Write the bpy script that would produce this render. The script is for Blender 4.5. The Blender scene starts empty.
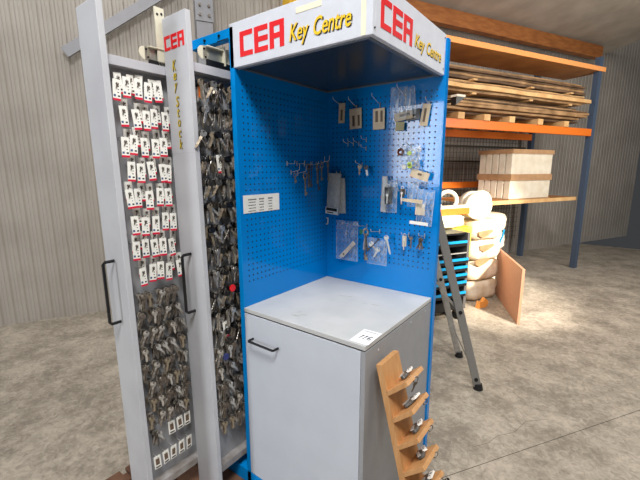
import bpy, bmesh, math, random
from mathutils import Vector, Matrix
random.seed(7)
R_ = math.radians
scene = bpy.context.scene
COL = scene.collection
PI = math.pi

# ------------------------------------------------------------------ materials
def s2l(c):
    return tuple(((x/255)/12.92 if x/255 <= .04045 else ((x/255+.055)/1.055)**2.4) for x in c)
MATS = {}
def mat(name, rgb, rough=.5, metal=0.0, spec=.5, noise=None, nscale=20, bump=0, alpha=1, trans=0, detail=3, stretch=None, coat=0):
    if name in MATS: return MATS[name]
    m = bpy.data.materials.new(name); m.use_nodes = True
    nt = m.node_tree; b = nt.nodes['Principled BSDF']
    c = s2l(rgb)
    b.inputs['Base Color'].default_value = (*c, 1)
    b.inputs['Roughness'].default_value = rough
    b.inputs['Metallic'].default_value = metal
    b.inputs['Specular IOR Level'].default_value = spec
    b.inputs['Alpha'].default_value = alpha
    b.inputs['Transmission Weight'].default_value = trans
    b.inputs['Coat Weight'].default_value = coat
    tc = nt.nodes.new('ShaderNodeTexCoord'); n = nt.nodes.new('ShaderNodeTexNoise')
    mp = nt.nodes.new('ShaderNodeMapping')
    nt.links.new(tc.outputs['Object'], mp.inputs['Vector']); nt.links.new(mp.outputs['Vector'], n.inputs['Vector'])
    if stretch: mp.inputs['Scale'].default_value = stretch
    n.inputs['Scale'].default_value = nscale; n.inputs['Detail'].default_value = detail
    rp = nt.nodes.new('ShaderNodeValToRGB')
    c2 = s2l(noise) if noise else tuple(x*.93 for x in c)
    rp.color_ramp.elements[0].position = .35; rp.color_ramp.elements[1].position = .65
    rp.color_ramp.elements[0].color = (*c2, 1); rp.color_ramp.elements[1].color = (*c, 1)
    nt.links.new(n.outputs['Fac'], rp.inputs['Fac']); nt.links.new(rp.outputs['Color'], b.inputs['Base Color'])
    if bump:
        bp = nt.nodes.new('ShaderNodeBump'); bp.inputs['Strength'].default_value = bump; bp.inputs['Distance'].default_value = .01
        nt.links.new(n.outputs['Fac'], bp.inputs['Height']); nt.links.new(bp.outputs['Normal'], b.inputs['Normal'])
    MATS[name] = m
    return m

def math_node(nt, op, a, b=None, c=None):
    n = nt.nodes.new('ShaderNodeMath'); n.operation = op
    for i, v in enumerate((a, b, c)):
        if v is None: continue
        if isinstance(v, (int, float)): n.inputs[i].default_value = v
        else: nt.links.new(v, n.inputs[i])
    return n.outputs[0]

def pegboard(name, axis, lo, hi, zlo, zhi, rgb):
    m = mat(name, rgb, rough=.09, spec=.27, noise=tuple(int(x*.96) for x in rgb), nscale=3)
    nt = m.node_tree; b = nt.nodes['Principled BSDF']
    ramp = [n for n in nt.nodes if n.type == 'VALTORGB'][0]
    tc = [n for n in nt.nodes if n.type == 'TEX_COORD'][0]
    sp = nt.nodes.new('ShaderNodeSeparateXYZ'); nt.links.new(tc.outputs['Object'], sp.inputs[0])
    u = sp.outputs[axis]; z = sp.outputs[2]; P = .0268
    def cell(v):
        f = math_node(nt, 'FRACT', math_node(nt, 'DIVIDE', v, P))
        return math_node(nt, 'SUBTRACT', f, .5)
    a = cell(u); c = cell(z)
    d = math_node(nt, 'SQRT', math_node(nt, 'ADD', math_node(nt, 'MULTIPLY', a, a), math_node(nt, 'MULTIPLY', c, c)))
    hole = math_node(nt, 'LESS_THAN', d, .15)
    for v, l, h in ((u, lo, hi), (z, zlo, zhi)):
        hole = math_node(nt, 'MULTIPLY', hole, math_node(nt, 'GREATER_THAN', v, l))
        hole = math_node(nt, 'MULTIPLY', hole, math_node(nt, 'LESS_THAN', v, h))
    mx = nt.nodes.new('ShaderNodeMix'); mx.data_type = 'RGBA'
    nt.links.new(hole, mx.inputs['Factor']); nt.links.new(ramp.outputs['Color'], mx.inputs[6]); mx.inputs[7].default_value = (.004, .008, .02, 1)
    nt.links.new(mx.outputs[2], b.inputs['Base Color'])
    nt.links.new(math_node(nt, 'ADD', math_node(nt, 'MULTIPLY', hole, .6), .09), b.inputs['Roughness'])
    return m

BLUE = (0, 130, 212)
M_peg_side = pegboard('blue_pegboard_side', 1, .018, .64, 1.08, 1.99, BLUE)
M_peg_back = pegboard('blue_pegboard_back', 0, .05, .665, 1.10, 1.99, BLUE)
M_blue = mat('blue_enamel', (0, 146, 230), .5, spec=.08)
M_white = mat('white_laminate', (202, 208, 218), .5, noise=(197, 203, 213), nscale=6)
M_fascia = mat('white_fascia', (216, 219, 228), .45)
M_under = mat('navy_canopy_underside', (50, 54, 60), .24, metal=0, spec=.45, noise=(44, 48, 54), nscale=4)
M_trimgrey = mat('grey_trim', (96, 104, 116), .4)
M_red = mat('red_vinyl', (232, 22, 30), .45)
M_yellow = mat('yellow_vinyl', (250, 205, 30), .45)
M_olive = mat('olive_yellow_vinyl', (214, 190, 30), .5)
M_black = mat('black_plastic', (18, 18, 20), .38)
M_blackprint = mat('black_print', (28, 28, 30), .6)
M_tape = mat('cream_tape', (246, 240, 212), .5)
M_worktop = mat('grey_worktop', (200, 200, 199), .45, noise=(188, 190, 190), nscale=7, detail=6)
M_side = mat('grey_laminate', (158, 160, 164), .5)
M_drawer = mat('drawer_front_grey', (198, 200, 204), .45, noise=(190, 191, 196), nscale=5)
M_gap = mat('shadow_gap_strip', (48, 40, 32), .8)
M_sticker = mat('white_sticker', (246, 246, 250), .5)
M_steel = mat('steel', (206, 204, 198), .35, metal=.35, nscale=60)
M_keysteel = mat('key_nickel', (214, 211, 204), .36, metal=.5, noise=(138, 128, 118), nscale=60)
M_keybrass = mat('key_brass', (170, 158, 138), .4, metal=.5, noise=(120, 106, 88), nscale=60)
M_keydark = mat('key_dark_steel', (124, 114, 104), .42, metal=.4, noise=(76, 68, 62), nscale=60)
M_antique = mat('antique_key_metal', (186, 170, 142), .42, metal=.55, noise=(130, 112, 88), nscale=80)
M_card = mat('white_card', (246, 244, 236), .6)
M_cardred = mat('card_red_edge', (216, 22, 60), .5)
M_cardbeige = mat('beige_card', (226, 208, 178), .6, noise=(214, 192, 160), nscale=30)
M_slot = mat('brown_key_slot', (112, 92, 74), .6)
M_board = mat('drawer_board_grey', (172, 173, 176), .5, noise=(156, 157, 160), nscale=8)
M_rail = mat('drawer_rail_grey', (188, 188, 194), .4)
M_railb = mat('drawer_rail_worn', (170, 166, 164), .4, noise=(140, 132, 126), nscale=20)
M_cream = mat('cream_painted_steel', (222, 216, 194), .45)
M_zinc = mat('zinc_plate', (168, 170, 160), .35, metal=.6)
M_beech = mat('beech_wood', (206, 156, 104), .5, noise=(192, 140, 88), nscale=8, stretch=(6, 6, .8), detail=6)
M_alu = mat('ladder_aluminium', (176, 172, 164), .45, metal=.3, noise=(160, 156, 150), nscale=40)
M_alud = mat('ladder_aluminium_dark', (140, 137, 132), .5, metal=.15)
M_cyan = mat('cyan_drawer', (8, 142, 196), .45)
M_orange = mat('orange_rack_paint', (236, 120, 36), .45)
M_orangeb = mat('pale_orange_edge', (250, 166, 96), .5)
M_timber = mat('glulam_timber', (176, 112, 58), .6, noise=(150, 90, 44), nscale=5, stretch=(1, 1, 5), detail=5)
M_ply = mat('plywood', (190, 126, 66), .6, noise=(168, 106, 52), nscale=4)
M_plank = mat('rough_plank', (182, 142, 98), .7, noise=(132, 98, 62), nscale=5, detail=6)
M_plankd = mat('dark_rough_plank', (122, 92, 64), .75, noise=(84, 62, 42), nscale=5, detail=6)
M_plankl = mat('fresh_plank', (228, 186, 128), .7, noise=(208, 160, 104), nscale=6)
M_cardboard = mat('cardboard', (178, 138, 98), .8, noise=(164, 124, 86), nscale=10)
M_offwhite = mat('off_white_plastic', (228, 216, 196), .5, noise=(214, 200, 176), nscale=8)
M_sack = mat('white_sack', (236, 226, 206), .7, noise=(206, 182, 146), nscale=7, bump=.4)
M_yellowp = mat('yellow_plastic', (250, 206, 30), .5, noise=(250, 222, 90), nscale=12)
M_pink = mat('brown_board', (196, 142, 112), .6)
M_rubber = mat('black_rubber', (24, 22, 22), .7)
M_cladding = mat('beige_cladding', (164, 157, 148), .55, noise=(152, 145, 136), nscale=2)
M_column = mat('galvanised_column', (132, 132, 136), .5, metal=.2, nscale=8)
M_ceil = mat('ceiling_sheet', (206, 194, 178), .6, noise=(186, 174, 158), nscale=3)
M_mesh = mat('wire_mesh', (72, 66, 58), .5, metal=.4)
M_palette = mat('brown_pallet_wood', (128, 92, 68), .8, noise=(92, 62, 46), nscale=8)
M_fob = mat('fob_grey', (86, 82, 78), .4, noise=(60, 57, 54), nscale=40)
M_lime = mat('lime_plastic', (196, 226, 30), .45)
M_keyred = mat('red_key_cap', (232, 26, 34), .4)
M_keyblue = mat('navy_key_cap', (44, 52, 110), .5)
M_green = mat('green_tag', (0, 112, 80), .5)

def film(name, rgb, lo, hi, p0=.5, p1=.68, sc=30):
    m = bpy.data.materials.new(name); m.use_nodes = True; nt = m.node_tree
    b = nt.nodes['Principled BSDF']; b.inputs['Base Color'].default_value = (*s2l(rgb), 1)
    b.inputs['Roughness'].default_value = .22; b.inputs['Specular IOR Level'].default_value = .6
    tc = nt.nodes.new('ShaderNodeTexCoord'); n = nt.nodes.new('ShaderNodeTexNoise'); n.inputs['Scale'].default_value = sc; n.inputs['Detail'].default_value = 3; n.inputs['Distortion'].default_value = 1.6
    mp = nt.nodes.new('ShaderNodeMapping'); mp.inputs['Scale'].default_value = (1.6, 1, .7)
    nt.links.new(tc.outputs['Object'], mp.inputs['Vector']); nt.links.new(mp.outputs['Vector'], n.inputs['Vector'])
    r = nt.nodes.new('ShaderNodeMapRange'); r.inputs[1].default_value = p0; r.inputs[2].default_value = p1; r.inputs[3].default_value = lo; r.inputs[4].default_value = hi
    nt.links.new(n.outputs['Fac'], r.inputs[0]); nt.links.new(r.outputs[0], b.inputs['Alpha'])
    bp = nt.nodes.new('ShaderNodeBump'); bp.inputs['Strength'].default_value = .3; bp.inputs['Distance'].default_value = .01
    nt.links.new(n.outputs['Fac'], bp.inputs['Height']); nt.links.new(bp.outputs['Normal'], b.inputs['Normal'])
    return m
M_film = film('clear_bag_film', (226, 234, 238), .07, .42, .45, .75, 18)
M_seam = film('bag_seam_film', (214, 220, 226), .3, .5)
M_filmgrey = film('grey_bag_film', (214, 214, 208), .72, .95, .35, .65)

# ------------------------------------------------------------------ mesh builder
class MB:
    def __init__(s): s.v = []; s.f = []; s.mi = []; s.mats = []
    def idx(s, m):
        if m not in s.mats: s.mats.append(m)
        return s.mats.index(m)
    def add(s, vs, fs, m, M=None):
        o = len(s.v); i = s.idx(m)
        s.v += [tuple(M @ Vector(v)) if M else tuple(v) for v in vs]
        s.f += [tuple(o+k for k in f) for f in fs]; s.mi += [i]*len(fs)
        return s
    def box(s, a, b, m, M=None):
        x0, y0, z0 = a; x1, y1, z1 = b
        vs = [(x0,y0,z0),(x1,y0,z0),(x1,y1,z0),(x0,y1,z0),(x0,y0,z1),(x1,y0,z1),(x1,y1,z1),(x0,y1,z1)]
        fs = [(0,3,2,1),(4,5,6,7),(0,1,5,4),(1,2,6,5),(2,3,7,6),(3,0,4,7)]
        return s.add(vs, fs, m, M)
    def tube(s, pts, r, m, n=8, M=None, cap=True):
        pts = [Vector(p) for p in pts]; vs = []; fs = []
        up = None
        for i, p in enumerate(pts):
            t = (pts[min(i+1, len(pts)-1)] - pts[max(i-1, 0)]).normalized()
            if up is None:
                up = Vector((0,0,1)) if abs(t.z) < .9 else Vector((1,0,0))
            a = t.cross(up).normalized(); b = a.cross(t).normalized(); up = b
            rr = r[i] if isinstance(r, (list, tuple)) else r
            for k in range(n):
                q = 2*PI*k/n; vs.append(p + a*math.cos(q)*rr + b*math.sin(q)*rr)
        for i in range(len(pts)-1):
            for k in range(n):
                fs.append((i*n+k, i*n+(k+1) % n, (i+1)*n+(k+1) % n, (i+1)*n+k))
        if cap: fs += [tuple(range(n-1, -1, -1)), tuple((len(pts)-1)*n+k for k in range(n))]
        return s.add(vs, fs, m, M)
    def prism(s, poly, t0, t1, m, M=None):           # poly in local XZ, thickness along Y
        n = len(poly)
        vs = [(x, t0, z) for x, z in poly] + [(x, t1, z) for x, z in poly]
        fs = [tuple(range(n)), tuple(range(2*n-1, n-1, -1))] + [(i, i+n, (i+1) % n+n, (i+1) % n) for i in range(n)]
        return s.add(vs, fs, m, M)
    def torus(s, R, r, m, M=None, n=20, k=8):
        vs = []; fs = []
        for i in range(n):
            a = 2*PI*i/n
            for j in range(k):
                b = 2*PI*j/k; q = R + r*math.cos(b); vs.append((q*math.cos(a), r*math.sin(b), q*math.sin(a)))
        for i in range(n):
            for j in range(k):
                fs.append((i*k+j, i*k+(j+1) % k, ((i+1) % n)*k+(j+1) % k, ((i+1) % n)*k+j))
        return s.add(vs, fs, m, M)
    def build(s, name, parent=None, smooth=False, bevel=0, loc=None):
        me = bpy.data.meshes.new(name); me.from_pydata(s.v, [], s.f)
        for m in s.mats: me.materials.append(m)
        for p, i in zip(me.polygons, s.mi): p.material_index = i
        bm = bmesh.new(); bm.from_mesh(me); bmesh.ops.recalc_face_normals(bm, faces=bm.faces); bm.to_mesh(me); bm.free()
        if smooth:
            for p in me.polygons: p.use_smooth = True
        o = bpy.data.objects.new(name, me); COL.objects.link(o)
        if parent: o.parent = parent
        if loc: o.location = loc
        if bevel:
            md = o.modifiers.new('bevel', 'BEVEL'); md.width = bevel; md.segments = 2; md.limit_method = 'ANGLE'; md.angle_limit = R_(35)
        if smooth:
            md = o.modifiers.new('edges', 'EDGE_SPLIT'); md.split_angle = R_(40)
        return o

def tag(o, label, cat, group=None, kind=None):
    o['label'] = label; o['category'] = cat
    if group: o['group'] = group
    if kind: o['kind'] = kind
    return o
def empty(name, loc=(0,0,0), rot=(0,0,0)):
    o = bpy.data.objects.new(name, None); COL.objects.link(o); o.location = loc; o.rotation_euler = rot
    o.empty_display_size = .05
    return o
def struct(o): o['kind'] = 'structure'; return o
CHILD = {}
def copy_tree(o, parent=None):
    c = o.copy(); COL.objects.link(c)
    if parent: c.parent = parent
    for ch in CHILD.get(o.name, []): copy_tree(ch, c)
    return c
def reg(root):                                       # remember the children of a prototype
    CHILD[root.name] = list(root.children)
    for ch in root.children: reg(ch)
    return root
def lab(o, t): o['label'] = t; return o

def text_mesh(name, body, x0, x1, z0, z1, m, M, parent, shear=0, off=0.0, depth=.0012):
    cu = bpy.data.curves.new(name, 'FONT'); cu.body = body; cu.shear = shear; cu.offset = off; cu.extrude = 0; cu.resolution_u = 3
    to = bpy.data.objects.new(name, cu); COL.objects.link(to)
    dg = bpy.context.evaluated_depsgraph_get(); me = bpy.data.meshes.new_from_object(to.evaluated_get(dg))
    bpy.data.objects.remove(to)
    xs = [v.co.x for v in me.vertices]; ys = [v.co.y for v in me.vertices]
    ax, bx, ay, by = min(xs), max(xs), min(ys), max(ys)
    for v in me.vertices:
        x = x0 + (v.co.x-ax)/(bx-ax)*(x1-x0); z = z0 + (v.co.y-ay)/(by-ay)*(z1-z0)
        v.co = M @ Vector((x, -depth, z))
    me.materials.clear(); me.materials.append(m)
    o = bpy.data.objects.new(name, me); COL.objects.link(o); o.parent = parent
    return o

def cea(name, x0, x1, z0, z1, m, M, parent, depth=.0012):
    # three square block letters, counters cut as in the sign
    W = (x1-x0); w = W*.306; g = W*.041; H = z1-z0; mb = MB()
    def r(ax, az, bx, bz):
        mb.box((ax, -depth, az), (bx, 0.0, bz), m, M)
    t = H*.2; s = w*.3
    a = x0                                            # C
    r(a, z0, a+s, z1); r(a+s, z0, a+w, z0+t); r(a+s, z1-t, a+w, z1)
    a = x0+w+g                                        # E
    r(a, z0, a+s, z1); r(a+s, z0, a+w, z0+t); r(a+s, z1-t, a+w, z1); r(a+s, z0+H*.4, a+w, z0+H*.6)
    a = x0+2*(w+g)                                    # A
    r(a, z0, a+s, z1); r(a+w-s, z0, a+w, z1); r(a+s, z1-t*.95, a+w-s, z1); r(a+s, z0+H*.36, a+w-s, z0+H*.56)
    return mb.build(name, parent)

ID = Matrix.Identity(4)
def place(x, y, z, rz=0): return Matrix.Translation((x, y, z)) @ Matrix.Rotation(rz, 4, 'Z')

FZ = -.05                                             # floor level
W, D, T = .684, .667, .0253

# ------------------------------------------------------------------ camera
cam = bpy.data.cameras.new('camera'); co = bpy.data.objects.new('camera', cam); COL.objects.link(co); scene.camera = co
cam.sensor_width = 36; cam.sensor_fit = 'HORIZONTAL'; cam.lens = 372.4/640*36; cam.clip_start = .02; cam.clip_end = 60
yaw, pit, rol = -.6456, .1874, -.0016
F = Vector((math.sin(yaw)*math.cos(pit), math.cos(yaw)*math.cos(pit), -math.sin(pit)))
Rr = F.cross(Vector((0,0,1))).normalized(); U = Rr.cross(F)
R2 = Rr*math.cos(rol)+U*math.sin(rol); U2 = -Rr*math.sin(rol)+U*math.cos(rol)
m4 = Matrix((R2, U2, -F)).transposed().to_4x4(); m4.translation = Vector((1.3189, -1.1192, 1.608)); co.matrix_world = m4

# ------------------------------------------------------------------ setting: floor, cladding wall, ceiling
SD = Vector((.454, .891, 0)).normalized(); ND = Vector((.891, -.454, 0)).normalized(); P0 = Vector((-.08, 4.09, 0))
def RK():                                             # rack frame: x along the wall, y away from the hall, z up
    m = Matrix((SD, -ND, Vector((0,0,1)))).transposed().to_4x4(); m.translation = P0; return m
MR = RK()
# concrete
mc = bpy.data.materials.new('polished_concrete'); mc.use_nodes = True; nt = mc.node_tree; b = nt.nodes['Principled BSDF']
tc = nt.nodes.new('ShaderNodeTexCoord')
n1 = nt.nodes.new('ShaderNodeTexNoise'); n1.inputs['Scale'].default_value = 3.5; n1.inputs['Detail'].default_value = 10; n1.inputs['Roughness'].default_value = .65
n2 = nt.nodes.new('ShaderNodeTexNoise'); n2.inputs['Scale'].default_value = 26; n2.inputs['Detail'].default_value = 8; n2.inputs['Roughness'].default_value = .7; n2.inputs['Distortion'].default_value = .8
for n in (n1, n2): nt.links.new(tc.outputs['Object'], n.inputs['Vector'])
mxf = math_node(nt, 'ADD', math_node(nt, 'MULTIPLY', n1.outputs['Fac'], .5), math_node(nt, 'MULTIPLY', n2.outputs['Fac'], .5))
rp = nt.nodes.new('ShaderNodeValToRGB'); rp.color_ramp.elements[0].position = .42; rp.color_ramp.elements[1].position = .6
rp.color_ramp.elements[0].color = (*s2l((136, 127, 114)), 1); rp.color_ramp.elements[1].color = (*s2l((190, 179, 163)), 1)
nt.links.new(mxf, rp.inputs['Fac']); nt.links.new(rp.outputs['Color'], b.inputs['Base Color']); b.inputs['Roughness'].default_value = .5
struct(MB().box((-9, -9, FZ-.1), (9, 9, FZ), mc).build('floor'))
# saw-cut joint and hairline crack in the concrete
def strip(pts, w, name):
    mb = MB()
    for p, q in zip(pts[:-1], pts[1:]):
        p = Vector(p); q = Vector(q); d = (q-p).normalized(); nn = Vector((-d.y, d.x))*w/2
        mb.add([(*(p-nn), FZ+.0006), (*(q-nn), FZ+.0006), (*(q+nn), FZ+.0006), (*(p+nn), FZ+.0006)], [(0,1,2,3)], M_gap)
    return struct(mb.build(name))
strip([(.803-.42, .701-.655), (.803, .701), (1.014, 1.029), (1.8, 2.25)], .0035, 'trim_1')
strip([(.86, 1.02), (.93, 1.12), (.96, 1.22), (1.04, 1.32), (1.08, 1.48), (1.2, 1.6)], .0018, 'trim_2')
# ribbed cladding, real ribs
prof = []; s = -7.0
while s < 7.0:
    prof += [(s, 0), (s+.012, .012), (s+.040, .012), (s+.052, 0), (s+.074, 0), (s+.078, .004), (s+.086, .004), (s+.09, 0)]; s += .112
mb = MB(); vs = []; fs = []
for s_, n_ in prof:
    vs += [(s_, 1.3+n_, FZ), (s_, 1.3+n_, 5.2)]
for i in range(len(prof)-1): fs.append((2*i, 2*i+2, 2*i+3, 2*i+1))
mb.add(vs, fs, M_cladding, MR); mb.box((-7, 1.33, FZ), (7, 1.42, 5.2), M_cladding, MR)
struct(mb.build('wall_back'))
# galvanised column with splice plate, and a diagonal brace
mb = MB().box((-3.24, 1.14, FZ), (-3.06, 1.296, 5.0), M_column, MR)
struct(mb.build('trim_3'))
mb = MB().box((-3.25, 1.126, 3.27), (-3.05, 1.139, 3.75), M_column, MR)
for dx in (-.05, .05):
    for z in (3.33, 3.43, 3.58, 3.68):
        mb.tube([(-3.15+dx, 1.126, z), (-3.15+dx, 1.105, z)], .016, M_keydark, 6, MR)
struct(mb.build('trim_4'))
a = Vector((-4.55, 1.2, 2.78)); c = Vector((-3.42, 1.2, 3.62)); d = (c-a).normalized(); up = Vector((-d.z, 0, d.x))*.05
mb = MB(); mb.add([a-up-Vector((0,.02,0)), c-up-Vector((0,.02,0)), c+up-Vector((0,.02,0)), a+up-Vector((0,.02,0)), a-up+Vector((0,.02,0)), c-up+Vector((0,.02,0)), c+up+Vector((0,.02,0)), a+up+Vector((0,.02,0))],
   [(0,1,2,3),(7,6,5,4),(0,4,5,1),(1,5,6,2),(2,6,7,3),(3,7,4,0)], M_column, MR)
struct(mb.build('trim_5'))
struct(MB().box((-2.14, 1.05, 3.58), (-1.95, 1.29, 3.78), mat('yellow_steel', (222, 176, 40), .5), MR).build('trim_6'))
# soffit and glulam beam above the racking
mb = MB(); vs = []; fs = []
mb.add([(-2.2, 1.3, 3.96), (5, 1.3, 3.96), (5, -1.0, 4.38), (-2.2, -1.0, 4.38), (-2.2, 1.3, 4.03), (5, 1.3, 4.03), (5, -1.0, 4.45), (-2.2, -1.0, 4.45)],
       [(3,2,1,0),(4,5,6,7),(0,1,5,4),(1,2,6,5),(2,3,7,6),(3,0,4,7)], M_ceil, MR)
struct(mb.build('ceiling'))
struct(MB().box((-2.0, 1.0, 3.735), (4.4, 1.12, 3.955), M_timber, MR).build('trim_7'))

# ------------------------------------------------------------------ blue pegboard kiosk
kiosk = tag(empty('display_kiosk', (0, 0, 0)), 'blue pegboard display stand with white lettered canopy above a grey cabinet', 'display stand')
def K(mb, name, parent=kiosk, **k): return mb.build(name, parent, **k)
K(MB().box((0, .003, FZ), (T, D+.034, 2.187), M_peg_side), 'side_panel')
K(MB().box((0, 0, FZ), (T, .0029, 2.187), M_blue), 'front_edging')
K(MB().box((T, D, FZ), (.694, D+.034, 2.187), M_peg_back), 'back_panel', bevel=.002)
K(MB().box((-.27, 0, 2.146), (-.001, .035, 2.187), M_blue), 'top_beam', bevel=.002)
tb = kiosk.children[-1]
mb = MB()
for x in (-.16, -.06):
    mb.tube([(x, 0, 2.168), (x, -.006, 2.168)], .006, M_black, 8)
mb.build('bolt', tb)
mb = MB().box((-.075, -.0012, 2.146), (-.004, 0, 2.150), M_black); mb.build('slot', tb)
K(MB().box((-.27, .0, FZ), (W, .06, .066), M_blue), 'plinth', bevel=.002)
K(MB().box((-.2, .06, FZ), (-.15, .6, .03), M_blue).box((-.04, .08, FZ), (0, .6, .115), M_blue), 'base_rail')
# canopy: fascias, top, glossy underside
can = K(MB().box((.004, 0, 2.028), (W, .018, 2.2), M_fascia).box((W-.018, .018, 2.028), (W, D, 2.2), M_fascia)
        .box((.004, .018, 2.182), (W-.018, D, 2.2), M_fascia), 'canopy', bevel=.0015)
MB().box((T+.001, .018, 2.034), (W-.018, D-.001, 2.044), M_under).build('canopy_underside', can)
MB().box((T+.001, D-.006, 2.028), (W-.018, D-.001, 2.034), M_trimgrey).box((T+.001, .018, 2.028), (T+.006, D-.006, 2.034), M_trimgrey)\
    .box((W-.03, .018, 2.024), (W-.018, D-.002, 2.0335), M_trimgrey).box((T, .018, 2.024), (W-.03, .026, 2.0335), M_trimgrey).build('edge_trim', can)
lab(cea('lettering', .067, .311, 2.062, 2.157, M_red, place(0, 0, 0), can), 'red block letters CEA on the canopy front')
def keycentre(M, a, e, z0, z1, parent):
    w = e-a
    for nm, mm, dx, dz, dp in (('lettering', M_black, .0045, -.0035, .001), ('lettering', M_yellow, 0, 0, .002)):
        o = text_mesh(nm, 'Key', a+dx, a+w*.34+dx, z0-.02*(z1-z0)/.062*.9+dz, z1+dz, mm, M, parent, .25, .012, dp)
        o = text_mesh(nm, 'Centre', a+w*.42+dx, e+dx, z0+dz, z1+dz, mm, M, parent, .25, .012, dp)
keycentre(place(0, 0, 0), .337, .606, 2.068, 2.128, can)
MS = place(W, 0, 0, PI/2)
lab(cea('lettering', .052, .301, 2.062, 2.155, M_red, MS, can), 'red block letters CEA on the canopy side')
keycentre(MS, .325, .610, 2.070, 2.118, can)
MB().box((.37, -.0012, 2.157), (.484, 0, 2.176), M_tape).build('tape', can)
MB().box((.642, -.0012, 2.03), (.66, 0, 2.199), M_tape).build('tape', can)
for (y, z) in ((.013, 2.05), (.651, 2.182), (.647, 2.052)):
    MB().tube([(W, y, z), (W+.003, y, z)], .0032, M_black if y < .1 else M_trimgrey, 8).build('screw', can)
MB().tube([(T, .663, 1.325), (T+.012, .66, 1.325), (T+.016, .655, 1.31), (T+.014, .655, 1.292), (T+.002, .658, 1.288)], .004, M_card, 6).build('catch', kiosk)

# pegboard hooks: clip, arm and turned-up tip
def hook(x, y, z, dx, dy, L, rise=0, tip=.014, parent=kiosk, two=False):
    d = Vector((dx, dy, 0)); mb = MB(); side = Vector((-dy, dx, 0))*.006
    e = Vector((x, y, z))
    mb.tube([e+Vector((0,0,.012))+d*.003, e+Vector((0,0,-.012))+d*.003], .0022, M_steel, 6)
    mb.tube([e+d*.003, e+d*(L-.004)+Vector((0,0,rise)), e+d*L+Vector((0,0,rise+.004)), e+d*(L+.002)+Vector((0,0,rise+tip))], .0016, M_steel, 6)
    return mb.build('peg_hook', parent, smooth=True)
BY = D
for (x, z, L, r) in ((.118, 1.955, .075, .02), (.222, 1.932, .085, .03), (.362, 1.932, .09, .03), (.50, 1.955, .1, .03), (.622, 1.912, .05, .01),
                     (.262, 1.632, .07, .01), (.548, 1.276, .09, .012), (.632, 1.278, .08, .012), (.38, 1.277, .1, .012), (.30, 1.30, .1, .012),
                     (.205, 1.745, .06, .012), (.24, 1.745, .06, .012), (.285, 1.762, .055, .004), (.285, 1.718, .055, .004), (.54, 1.72, .06, .01),
                     (.47, 1.545, .07, .01), (.455, 1.515, .08, .01), (.43, 1.45, .07, .01), (.625, 1.585, .06, .01), (.52, 1.495, .09, .01), (.12, 1.585, .04, .0), (.17, 1.745, .05, .01)):
    hook(x, BY, z, 0, -1, L, r)
LH = [(.318, 1.637), (.395, 1.637), (.455, 1.635), (.51, 1.635), (.56, 1.637), (.605, 1.645), (.347, 1.594), (.40, 1.588)]
for i, (y, z) in enumerate(LH):
    hook(T, y, z, 1, 0, .055 if i < 4 else .06, 0 if i < 4 else .01, tip=.016 if i < 4 else .03)

# printed notice on the side panel
nb = MB().box((T+.0002, .02, 1.41), (T+.0014, .256, 1.492), M_card)
notice = tag(nb.build('notice'), 'white printed price notice taped inside the blue left panel', 'notice')
mb = MB()
for c_, (y0, wd) in enumerate(((.05, .05), (.118, .033), (.178, .03))):
    for r_ in range(5):
        z = 1.474-.0135*r_; th = .0055 if r_ == 0 else .0038; y = y0+.003*(r_ % 2)
        e = y0+wd*(1 if r_ == 0 else .92)
        while y < e:
            w_ = random.uniform(.003, .008)
            mb.box((T+.0014, y, z-th), (T+.0018, min(y+w_, e), z), M_blackprint); y += w_+.0018
mb.build('printing', notice)

# ------------------------------------------------------------------ grey cabinet
cab = tag(empty('cabinet', (T, 0, .067)), 'pale grey base cabinet with black handle and worn grey worktop', 'cabinet')
cab.location = (0, 0, 0)
x0 = T+.001; ZB = .067; ZT = .9654
MB().box((x0, 0, ZT-.019), (W, D-.001, ZT), M_worktop).build('worktop', cab, bevel=.0015)
MB().box((x0+.004, .004, ZT-.0245), (W-.003, D-.003, ZT-.0195), M_gap).build('gap_strip', cab)
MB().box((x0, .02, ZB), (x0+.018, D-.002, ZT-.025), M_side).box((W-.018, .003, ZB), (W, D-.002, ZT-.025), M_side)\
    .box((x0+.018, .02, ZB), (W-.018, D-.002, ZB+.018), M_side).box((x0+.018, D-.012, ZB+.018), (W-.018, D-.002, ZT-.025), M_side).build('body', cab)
door = MB().box((x0+.001, 0, ZB+.002), (W-.0195, .018, ZT-.026), M_white).build('door', cab, bevel=.0012)
hp = [(.080, 0, .824), (.080, -.028, .824), (.085, -.033, .824), (.236, -.033, .824), (.241, -.028, .824), (.241, 0, .824)]
lab(MB().tube(hp, .0055, M_black, 8).build('handle', door, smooth=True), 'black bow handle')
for (y, z) in ((.105, .909), (.417, .917), (.586, .919)):
    MB().tube([(W, y, z), (W+.0015, y, z)], .0055, M_rail, 10).build('screw_cap', cab)
# worn scuffs on the top: thin irregular smears
Msm = mat('scuff', (158, 156, 140), .6, noise=(184, 183, 176), nscale=60)
def scuff(cx, cy, rx, ry, rot):
    mb = MB(); n = 18
    pts = []
    for k in range(n):
        a_ = 2*PI*k/n; q = random.uniform(.55, 1.1)
        X, Y = rx*q*math.cos(a_), ry*q*math.sin(a_)
        pts.append((cx+X*math.cos(rot)-Y*math.sin(rot), cy+X*math.sin(rot)+Y*math.cos(rot), ZT+.0004))
    mb.add(pts, [tuple(range(n))], Msm); return mb
for s_ in ((.285, .075, .03, .007, .3), (.305, .098, .025, .005, .6), (.27, .115, .014, .004, 1.), (.309, .418, .03, .004, .4), (.34, .43, .015, .006, .4), (.504, .402, .03, .003, .2), (.45, .39, .02, .002, .1)):
    scuff(*s_).build('scuff_mark', cab)

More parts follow.
